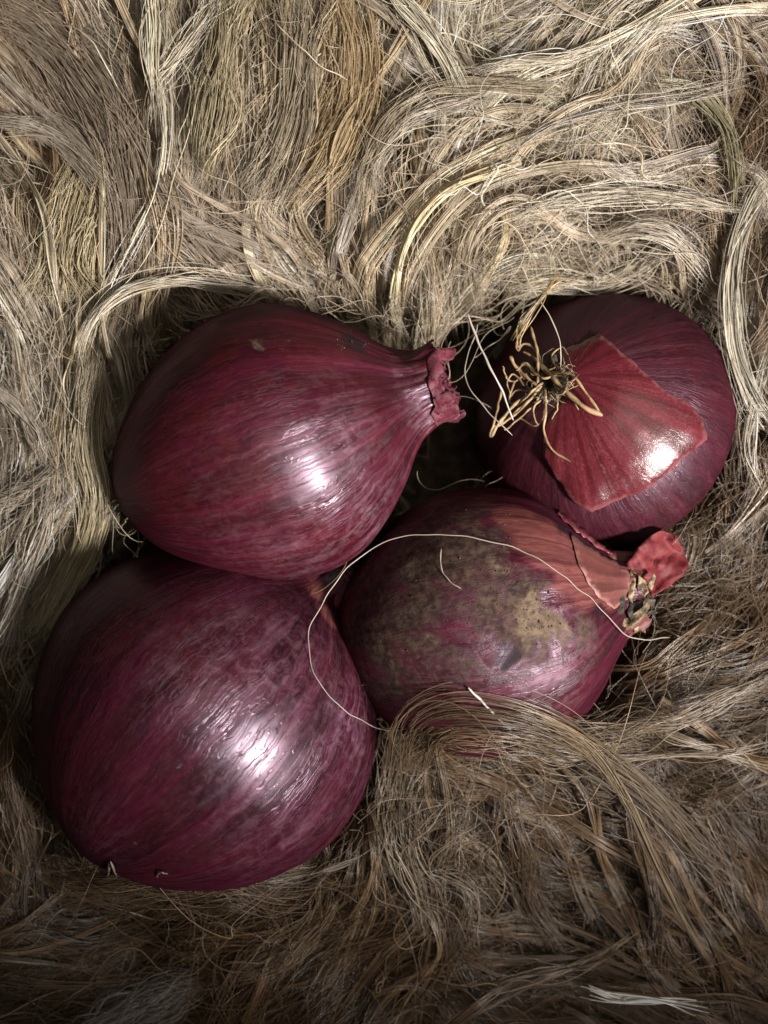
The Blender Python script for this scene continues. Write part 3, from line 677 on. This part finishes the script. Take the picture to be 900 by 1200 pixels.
hair = bpy.data.hair_curves.new('fibre_bed')
allp, allr, allc = [], [], []
def bed(n, k, Lr, nper, wr, thick, friz, rad, depth, wob, messy=1.0, bright=(.75, 1.2), pick=None):
    x = rng.uniform(-13.5, 13.5, n); y = rng.uniform(-16, 16, n)
    if pick is not None:
        m = pick(x, y); x, y = x[m], y[m]; n = len(x)
    f, ms = run_dir(x, y)
    a = f + np.where(rng.random(n) < .5, math.pi, 0) + rng.normal(size=n) * ms * messy
    L = rng.uniform(*Lr, n)
    g = grow(x, y, a, L, k, wob * (.5 + ms))
    dep = rng.uniform(depth[0], depth[1], n)
    gz = H(g[..., 0], g[..., 1]) - dep[:, None] + smooth_rand(n, k, 4, .14)
    gz = np.maximum(gz, .35)
    p, r = strands(g, gz, nper, rng.uniform(*wr, n), np.full(n, thick), friz * (.5 + ms), np.full(n, rad), k)
    ok = keep_clear(p)
    mid = g[:, k // 2]
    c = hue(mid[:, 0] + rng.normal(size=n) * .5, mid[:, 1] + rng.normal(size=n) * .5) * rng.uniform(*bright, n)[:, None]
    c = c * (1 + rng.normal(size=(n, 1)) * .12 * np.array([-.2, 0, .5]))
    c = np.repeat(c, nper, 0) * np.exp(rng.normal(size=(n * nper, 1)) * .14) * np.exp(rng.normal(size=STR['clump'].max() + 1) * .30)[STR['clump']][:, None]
    allp.append(p[ok]); allr.append(r[ok]); allc.append(np.clip(c[ok], .01, .8))
K = 20
bed(1500, K, (5, 9), 30, (.5, 1.3), .22, .09, .0090, (.5, 1.6), 1.0)              # deep locks
bed(1150, K, (4, 9), 34, (.25, .9), .13, .062, .0076, (.0, .8), 1.0, 1.1, (.6, 1.35))          # upper locks
bed(420, K, (4, 9), 26, (.08, .34), .06, .035, .0088, (-.25, .3), 1.1, 1.2, (1.05, 1.5))  # tight bright locks
bed(6500, K, (2, 7), 1, (.1, .3), .1, .22, .0055, (-.35, .8), 2.2, 3.0, (.85, 1.6))   # single stray fibres
bed(3000, K, (.8, 2.6), 1, (.1, .3), .1, .14, .0045, (-.35, .8), 4.0, 4.5, (.85, 1.4))   # short frizz
bed(15000, K, (2, 6), 1, (.1, .3), .1, .22, .0062, (-.4, .5), 2.5, 3.0, (.85, 1.6), pick=lambda x, y: (rng.random(len(x)) < np.clip(run_dir(x, y)[1] * 1.6 - .55, 0, 1)))
def lint(n):
    """loose fibres bridging the rim of the hollow and clinging along the bulbs"""
    X_, Y_, A_ = [], [], []
    for _ in range(n):
        c0, ax, ra, rb = ELL[rng.integers(0, 4)]; th = rng.uniform(0, 2 * math.pi); q_ = rng.uniform(1.02, 1.16)
        ex, ey = ra * math.cos(th) * q_, rb * math.sin(th) * q_
        X_.append(c0[0] + ax[0] * ex - ax[1] * ey); Y_.append(c0[1] + ax[1] * ex + ax[0] * ey)
        tx, ty = -ra * math.sin(th), rb * math.cos(th); A_.append(math.atan2(ax[1] * tx + ax[0] * ty, ax[0] * tx - ax[1] * ty) + rng.normal() * .45)
    x, y, a = np.array(X_), np.array(Y_), np.array(A_)
    L = rng.uniform(.8, 2.6, n); g = np.zeros((n, K, 2)); turn = smooth_rand(n, K, 4, .16); cx, cy = x.copy(), y.copy()
    for i in range(K):
        g[:, i, 0], g[:, i, 1] = cx, cy; a = a + turn[:, i]; cx = cx + np.cos(a) * L / K; cy = cy + np.sin(a) * L / K
    gz = rng.uniform(3.6, 4.9, n)[:, None] + smooth_rand(n, K, 3, .25)
    d, bx, by = onion_dist(g[..., 0], g[..., 1])
    ok = (d.min(1) > -.35)
    gap_ = np.zeros(n, bool)
    for gx_, gy_, gr_ in GAPS: gap_ |= ((x - gx_) ** 2 + (y - gy_) ** 2 < (gr_ * 1.1) ** 2)
    ok &= ~gap_
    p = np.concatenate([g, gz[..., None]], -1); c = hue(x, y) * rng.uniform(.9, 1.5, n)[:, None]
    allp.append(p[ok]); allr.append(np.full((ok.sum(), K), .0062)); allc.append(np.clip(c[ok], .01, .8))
lint(900)
def flush():
    p = np.concatenate([a.reshape(-1, K, 3) for a in allp]); r = np.concatenate(allr); c = np.concatenate(allc)
    n = len(p); hair.add_curves([K] * n)
    hair.attributes['position'].data.foreach_set('vector', (p * CM).astype(np.float32).ravel())
    ra = hair.attributes.get('radius') or hair.attributes.new('radius', 'FLOAT', 'POINT')
    ra.data.foreach_set('value', (r * CM).astype(np.float32).ravel())
    ca = hair.attributes.new('col', 'FLOAT_COLOR', 'CURVE')
    ca.data.foreach_set('color', np.c_[c, np.ones(n)].astype(np.float32).ravel())
    print('STRANDS', n)
flush()
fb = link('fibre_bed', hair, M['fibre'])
tag(fb, 'tangled straw and brown flax fibres heaped round the onions', 'fibres', kind='stuff')

# matted fibre underneath, and the dark cloth it lies on
gx, gy = np.linspace(-15, 15, 150), np.linspace(-18, 18, 180)
X, Y = np.meshgrid(gx, gy); Z = np.maximum(H(X, Y) - 1.9 - .3 * vnoise(X, Y, .5, 5), .25)
idx = np.arange(X.size).reshape(X.shape)
q = np.stack([idx[:-1, :-1], idx[:-1, 1:], idx[1:, 1:], idx[1:, :-1]], -1)
mt = link('fibre_mat', mesh_from('fibre_mat', np.stack([X, Y, Z], -1).reshape(-1, 3), q, 4), M['mat'])
tag(mt, 'dark matted fibre deep under the loose strands', 'fibres', kind='stuff')
g_ = 300.0
gv = [(-g_, -g_, 0), (g_, -g_, 0), (g_, g_, 0), (-g_, g_, 0)]
gr = link('ground', mesh_from('ground', gv, [0, 1, 2, 3], 4, False), M['cloth']); tag(gr, kind='structure')

# ------------------------------------------------------------------ locks that stand out, each a thing of its own
def surf(px, py, z=None, lift=.15):
    zz = 4.5
    for _ in range(4):
        q = P(px, py, zz); zz = float(H(np.array(q[0]), np.array(q[1]))) + lift
    return P(px, py, zz if z is None else z)
def lock(path, width, n, col, label, z=None, lift=.15, friz=.03, rad=.011, thick=None, name='fibre_lock', cat='lock of fibre', group='locks of fibre lying over the bed', k=30, zs=None, fray=1.0, over=False, var=.2):
    pts = np.array([surf(x, y, None if zs is None else zs[i], lift) for i, (x, y) in enumerate(path)])
    g = spline(pts, k)
    if zs is None:                                      # smooth heights
        z_ = np.convolve(np.pad(g[:, 2], 3, mode='edge'), np.ones(7) / 7, 'valid'); g[:, 2] = z_
    n = int(n * 1.25)
    p, r = strands(g[None, :, :2], g[None, :, 2], n, np.array([width / 50. * .62]), np.array([thick if thick is not None else min(.18, width / 50. * .4)]), np.array([friz * 1.25]), np.array([rad * .72]), k)
    fly = rng.random(n) < .14                            # a few fibres leave the lock
    p[fly] += np.stack([smooth_rand(n, k, 3, .16), smooth_rand(n, k, 3, .16), np.abs(smooth_rand(n, k, 3, .10))], -1)[fly]
    # ragged ends: each strand covers its own stretch of the lock
    a, b = rng.uniform(0, .16 * fray, n), 1 - rng.uniform(0, .18 * fray, n)
    tt = np.linspace(0, 1, k); q = np.empty_like(p)
    for i in range(n):
        s_ = a[i] + (b[i] - a[i]) * tt
        for d in range(3): q[i, :, d] = np.interp(s_, tt, p[i, :, d])
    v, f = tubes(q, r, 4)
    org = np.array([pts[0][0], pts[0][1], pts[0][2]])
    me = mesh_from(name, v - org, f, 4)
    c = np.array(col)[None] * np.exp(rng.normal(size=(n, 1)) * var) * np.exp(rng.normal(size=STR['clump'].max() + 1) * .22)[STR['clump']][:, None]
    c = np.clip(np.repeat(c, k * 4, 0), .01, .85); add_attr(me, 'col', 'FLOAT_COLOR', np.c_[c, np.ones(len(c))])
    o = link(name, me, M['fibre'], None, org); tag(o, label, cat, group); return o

lock([(-25, 5), (40, 35), (95, 90), (135, 160), (155, 240), (158, 330), (140, 400)], 62, 260, GREY, 'wide grey-brown lock sweeping down from the upper left corner', friz=.05, thick=.25)
lock([(178, -20), (180, 30), (180, 85), (186, 130)], 16, 90, (.62, .56, .42), 'short bright cream lock at the top edge, left of the straw curtain', rad=.013, friz=.012, lift=.4)
lock([(183, 90), (190, 130), (191, 180), (180, 230), (155, 285), (125, 340), (104, 410)], 10, 40, CREAM, 'thin pale lock bending down from the cream lock towards the left onion', rad=.012, lift=.35)
lock([(262, -20), (235, 30), (205, 70), (182, 100), (180, 150)], 18, 40, CREAM, 'cream strands fanning from the top edge into the bright cream lock', friz=.05, lift=.3)
lock([(-15, 141), (40, 147), (85, 170), (118, 205), (140, 250)], 18, 60, ASH, 'pale lock coming in from the left edge near the top', friz=.03, lift=.3)
lock([(-15, 70), (30, 112), (75, 150), (112, 195), (138, 240)], 12, 40, ASH, 'narrow ash blond lock crossing above the pale left edge lock', friz=.03, lift=.3)
lock([(395, -20), (405, 40), (402, 110), (375, 180), (330, 245)], 34, 170, (.50, .37, .21), 'golden orange lock curving down in the upper middle', friz=.03, thick=.2)
lock([(345, -20), (345, 60), (335, 130), (312, 200), (290, 240)], 34, 150, STRAW, 'straw coloured curtain lock beside the golden orange lock', friz=.03, thick=.2)
lock([(270, -20), (262, 60), (250, 130), (240, 210)], 50, 190, (.47, .40, .26), 'broad yellowish lock hanging straight from the top edge', friz=.04, thick=.2)
lock([(105, 195), (90, 240), (78, 300), (76, 365)], 50, 190, (.50, .42, .26), 'straw yellow lock hanging at the left, under the ash blond lock', friz=.03, thick=.2)
lock([(95, 425), (112, 375), (150, 345), (205, 331), (270, 335), (350, 358)], 13, 26, CREAM, 'thin pale arch of strands over the top of the wine red onion', friz=.05, lift=.5, rad=.010)
lock([(110, 420), (100, 480), (100, 530), (110, 580), (100, 630), (70, 690), (35, 750)], 30, 170, (.46, .39, .25), 'straw lock bending past the root end of the wine red onion', friz=.03, thick=.2, lift=.3)
lock([(-15, 450), (15, 470), (40, 505), (55, 545)], 12, 34, ASH, 'short ash lock slanting down at the left edge', lift=.3)
lock([(-15, 588), (25, 575), (50, 560), (72, 545)], 14, 34, ASH, 'ash grey lock rising from the left edge beside the wine red onion', lift=.3)
lock([(66, 575), (45, 625), (22, 690), (-5, 760)], 26, 90, ASH, 'ash grey lock slanting to the lower left edge', lift=.25, friz=.05)
lock([(440, -20), (475, 8), (505, 42), (528, 78), (545, 112)], 20, 80, (.60, .54, .42), 'silvery white lock running down right from the top edge', rad=.013, friz=.02, lift=.45)
lock([(422, 260), (428, 200), (452, 145), (500, 108), (560, 98), (620, 103), (670, 106)], 22, 60, STRAW, 'long cream arc bending right in the upper middle', friz=.05, lift=.35)
lock([(440, 240), (445, 190), (480, 145), (530, 125), (600, 118)], 18, 34, ASH, 'inner ash arc under the long cream arc', friz=.06, lift=.3)
lock([(560, 84), (600, 74), (650, 70), (712, 54)], 12, 36, CREAM, 'small cream lock rising right above the cream arc', friz=.03, lift=.35)
lock([(800, 2), (750, 30), (712, 72), (690, 120), (655, 190)], 40, 110, CREAM, 'loose cream tress slanting through the upper right', friz=.12, lift=.25)
lock([(755, 95), (815, 110), (848, 150), (860, 200), (862, 250)], 11, 36, (.42, .38, .24), 'greenish straw lock arching in the upper right', friz=.03, lift=.35)
lock([(590, 180), (650, 145), (720, 125), (800, 112), (880, 95)], 8, 18, ASH, 'sparse ash strands crossing the upper right', friz=.06, lift=.45)
lock([(905, 205), (882, 240), (864, 285), (857, 330), (858, 370), (864, 420), (884, 470), (900, 500)], 17, 90, (.62, .57, .46), 'thick white lock at the right edge beside the plum onion', rad=.014, friz=.012, lift=.35)
lock([(910, 405), (893, 440), (884, 480), (880, 530), (892, 580)], 9, 30, ASH, 'narrow ash lock below the thick white lock', friz=.04, lift=.3)
lock([(600, 262), (650, 238), (720, 228), (790, 234), (870, 250)], 14, 34, CREAM, 'level cream strands above the plum onion, below the slanting tress', friz=.06, lift=.4)
lock([(590, 345), (650, 330), (710, 335), (770, 300), (800, 285)], 14, 30, CREAM, 'pale strands skirting the top of the plum onion', friz=.07, lift=.6)
lock([(690, 290), (740, 270), (790, 282), (830, 325), (862, 380)], 16, 34, ASH, 'ash strands bowing over towards the thick white lock', friz=.06, lift=.5)
lock([(455, 340), (462, 372), (470, 398)], 10, 30, CREAM, 'short cream tip above the neck of the wine red onion', friz=.02, lift=.4)
# lower half
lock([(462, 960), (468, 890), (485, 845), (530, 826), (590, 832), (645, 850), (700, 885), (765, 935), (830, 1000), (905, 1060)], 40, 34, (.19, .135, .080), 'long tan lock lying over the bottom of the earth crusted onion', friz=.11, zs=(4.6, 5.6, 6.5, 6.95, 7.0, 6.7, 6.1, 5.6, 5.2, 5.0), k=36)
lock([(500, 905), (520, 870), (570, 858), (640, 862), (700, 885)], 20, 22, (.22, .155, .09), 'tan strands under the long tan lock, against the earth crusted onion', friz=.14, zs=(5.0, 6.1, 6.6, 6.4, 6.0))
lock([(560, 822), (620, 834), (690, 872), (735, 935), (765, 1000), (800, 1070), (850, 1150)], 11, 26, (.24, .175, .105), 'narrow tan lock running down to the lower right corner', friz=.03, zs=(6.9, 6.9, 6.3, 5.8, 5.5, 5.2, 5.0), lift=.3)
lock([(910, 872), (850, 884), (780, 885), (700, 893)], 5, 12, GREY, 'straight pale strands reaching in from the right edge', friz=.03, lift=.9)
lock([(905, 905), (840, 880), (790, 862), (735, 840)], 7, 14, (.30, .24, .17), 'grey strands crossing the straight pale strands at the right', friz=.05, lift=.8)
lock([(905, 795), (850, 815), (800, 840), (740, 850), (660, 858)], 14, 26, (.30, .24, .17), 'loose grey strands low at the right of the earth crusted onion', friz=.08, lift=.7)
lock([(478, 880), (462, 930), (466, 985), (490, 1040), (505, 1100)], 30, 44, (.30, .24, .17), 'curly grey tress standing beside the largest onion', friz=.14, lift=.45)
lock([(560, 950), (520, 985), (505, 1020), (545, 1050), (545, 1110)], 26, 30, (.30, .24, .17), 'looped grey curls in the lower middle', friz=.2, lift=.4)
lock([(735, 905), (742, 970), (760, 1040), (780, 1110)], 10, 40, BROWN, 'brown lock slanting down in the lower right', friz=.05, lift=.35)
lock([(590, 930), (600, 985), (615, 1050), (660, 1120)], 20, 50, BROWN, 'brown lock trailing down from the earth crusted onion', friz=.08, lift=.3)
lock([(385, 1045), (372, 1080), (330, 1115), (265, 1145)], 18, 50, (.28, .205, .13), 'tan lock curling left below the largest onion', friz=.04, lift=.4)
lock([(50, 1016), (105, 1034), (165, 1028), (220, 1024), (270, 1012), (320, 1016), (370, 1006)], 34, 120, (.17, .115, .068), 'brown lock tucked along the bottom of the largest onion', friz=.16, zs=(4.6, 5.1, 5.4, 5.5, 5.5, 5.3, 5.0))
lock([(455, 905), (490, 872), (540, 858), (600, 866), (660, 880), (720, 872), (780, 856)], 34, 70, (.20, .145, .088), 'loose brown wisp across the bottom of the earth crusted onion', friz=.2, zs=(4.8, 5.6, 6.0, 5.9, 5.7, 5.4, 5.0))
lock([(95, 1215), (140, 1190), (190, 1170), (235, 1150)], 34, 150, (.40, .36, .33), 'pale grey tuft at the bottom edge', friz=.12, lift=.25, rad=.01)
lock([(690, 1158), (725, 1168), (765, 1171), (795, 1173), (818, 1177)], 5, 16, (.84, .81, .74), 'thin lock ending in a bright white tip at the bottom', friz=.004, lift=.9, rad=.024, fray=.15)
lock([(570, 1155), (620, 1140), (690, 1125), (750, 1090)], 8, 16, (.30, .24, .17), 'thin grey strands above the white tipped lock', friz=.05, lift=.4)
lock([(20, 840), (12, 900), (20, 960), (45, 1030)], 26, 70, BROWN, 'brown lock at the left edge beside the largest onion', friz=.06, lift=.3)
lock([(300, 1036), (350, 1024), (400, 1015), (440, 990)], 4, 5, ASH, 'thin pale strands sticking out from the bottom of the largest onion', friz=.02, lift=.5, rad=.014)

# ------------------------------------------------------------------ single stray fibres
def over_z(px, py, h):
    z = -1
    for on in ONIONS:
        r = on.hit(px, py)
        if r is not None: z = max(z, r[0][2])
    if z < 0: return None
    return z + h
def strand(path, r, col, label, name='stray_fibre', h=.05, zs=None, k=60, cat='fibre', wob=.02, group='single stray fibres lying on the onions'):
    if zs is None:
        n = 40; pp = spline(np.array([(x, y) for x, y in path], float), n)
        z = [over_z(x, y, h) for x, y in pp]
        good = [i for i, v_ in enumerate(z) if v_ is not None]
        z = np.interp(np.arange(n), good, [z[i] for i in good]) if good else np.full(n, 5.0)
        for _ in range(120):                            # a taut fibre: never below the bulbs, bridging the dips
            zz = z.copy(); zz[1:-1] = .5 * (z[:-2] + z[2:]); z = np.maximum(zz, z)
        pts = [P(x, y, v_) for (x, y), v_ in zip(pp, z)]
    else: pts = [P(x, y, v_) for (x, y), v_ in zip(path, zs)]
    org = np.array(pts[0]); v, q = one_tube(pts, r, r * .8, k, 6, org, wob=wob)
    me = mesh_from(name, v, q, 4); add_attr(me, 'col', 'FLOAT_COLOR', np.tile(np.r_[col, 1], (len(me.vertices), 1)))
    o = link(name, me, M['fibre'], None, org); tag(o, label, cat, group); return o
strand([(785, 747), (770, 749), (752, 749), (731, 743), (718, 728), (690, 700), (640, 660), (590, 638), (530, 627), (480, 627), (440, 640), (405, 668), (375, 710), (362, 750), (372, 795), (400, 828), (435, 850), (475, 862)], .0125, (.50, .44, .38), 'long pale fibre looping over the earth crusted onion and the largest onion', k=120, wob=.04)
strand([(517, 643), (517, 664), (526, 680), (540, 690)], .014, (.55, .48, .38), 'short hooked fibre on the earth crusted onion', k=24)
strand([(549, 806), (572, 830), (600, 858)], .028, (.62, .58, .52), 'short stiff whitish fibre at the bottom of the earth crusted onion', k=24, h=.12)
strand([(548, 368), (560, 400), (575, 432), (588, 458), (602, 492)], .026, (.52, .48, .43), 'stiff whitish fibre leaning on the left of the root tuft', zs=(6.3, 6.3, 6.25, 6.1, 5.9), k=30)
strand([(560, 380), (545, 440), (570, 480), (600, 510)], .016, (.35, .30, .25), 'thin grey fibre beside the neck of the wine red onion', zs=(6.0, 6.0, 5.9, 5.7), k=30)
strand([(610, 310), (628, 345), (645, 372), (656, 400), (657, 430)], .015, (.50, .44, .34), 'thin bent fibre hanging over the plum onion', zs=(6.6, 6.5, 6.4, 6.3, 6.1), k=30)
strand([(500, 475), (530, 470), (548, 480)], .014, (.45, .30, .32), 'short pinkish fibre under the neck of the wine red onion', zs=(5.4, 5.6, 5.6), k=20) if False else None
lock([(658, 318), (634, 348), (612, 380), (600, 405)], 8, 14, (.40, .29, .14), 'golden wisp hanging onto the root tuft of the plum onion', friz=.02, rad=.016, zs=(6.5, 6.5, 6.4, 6.2))
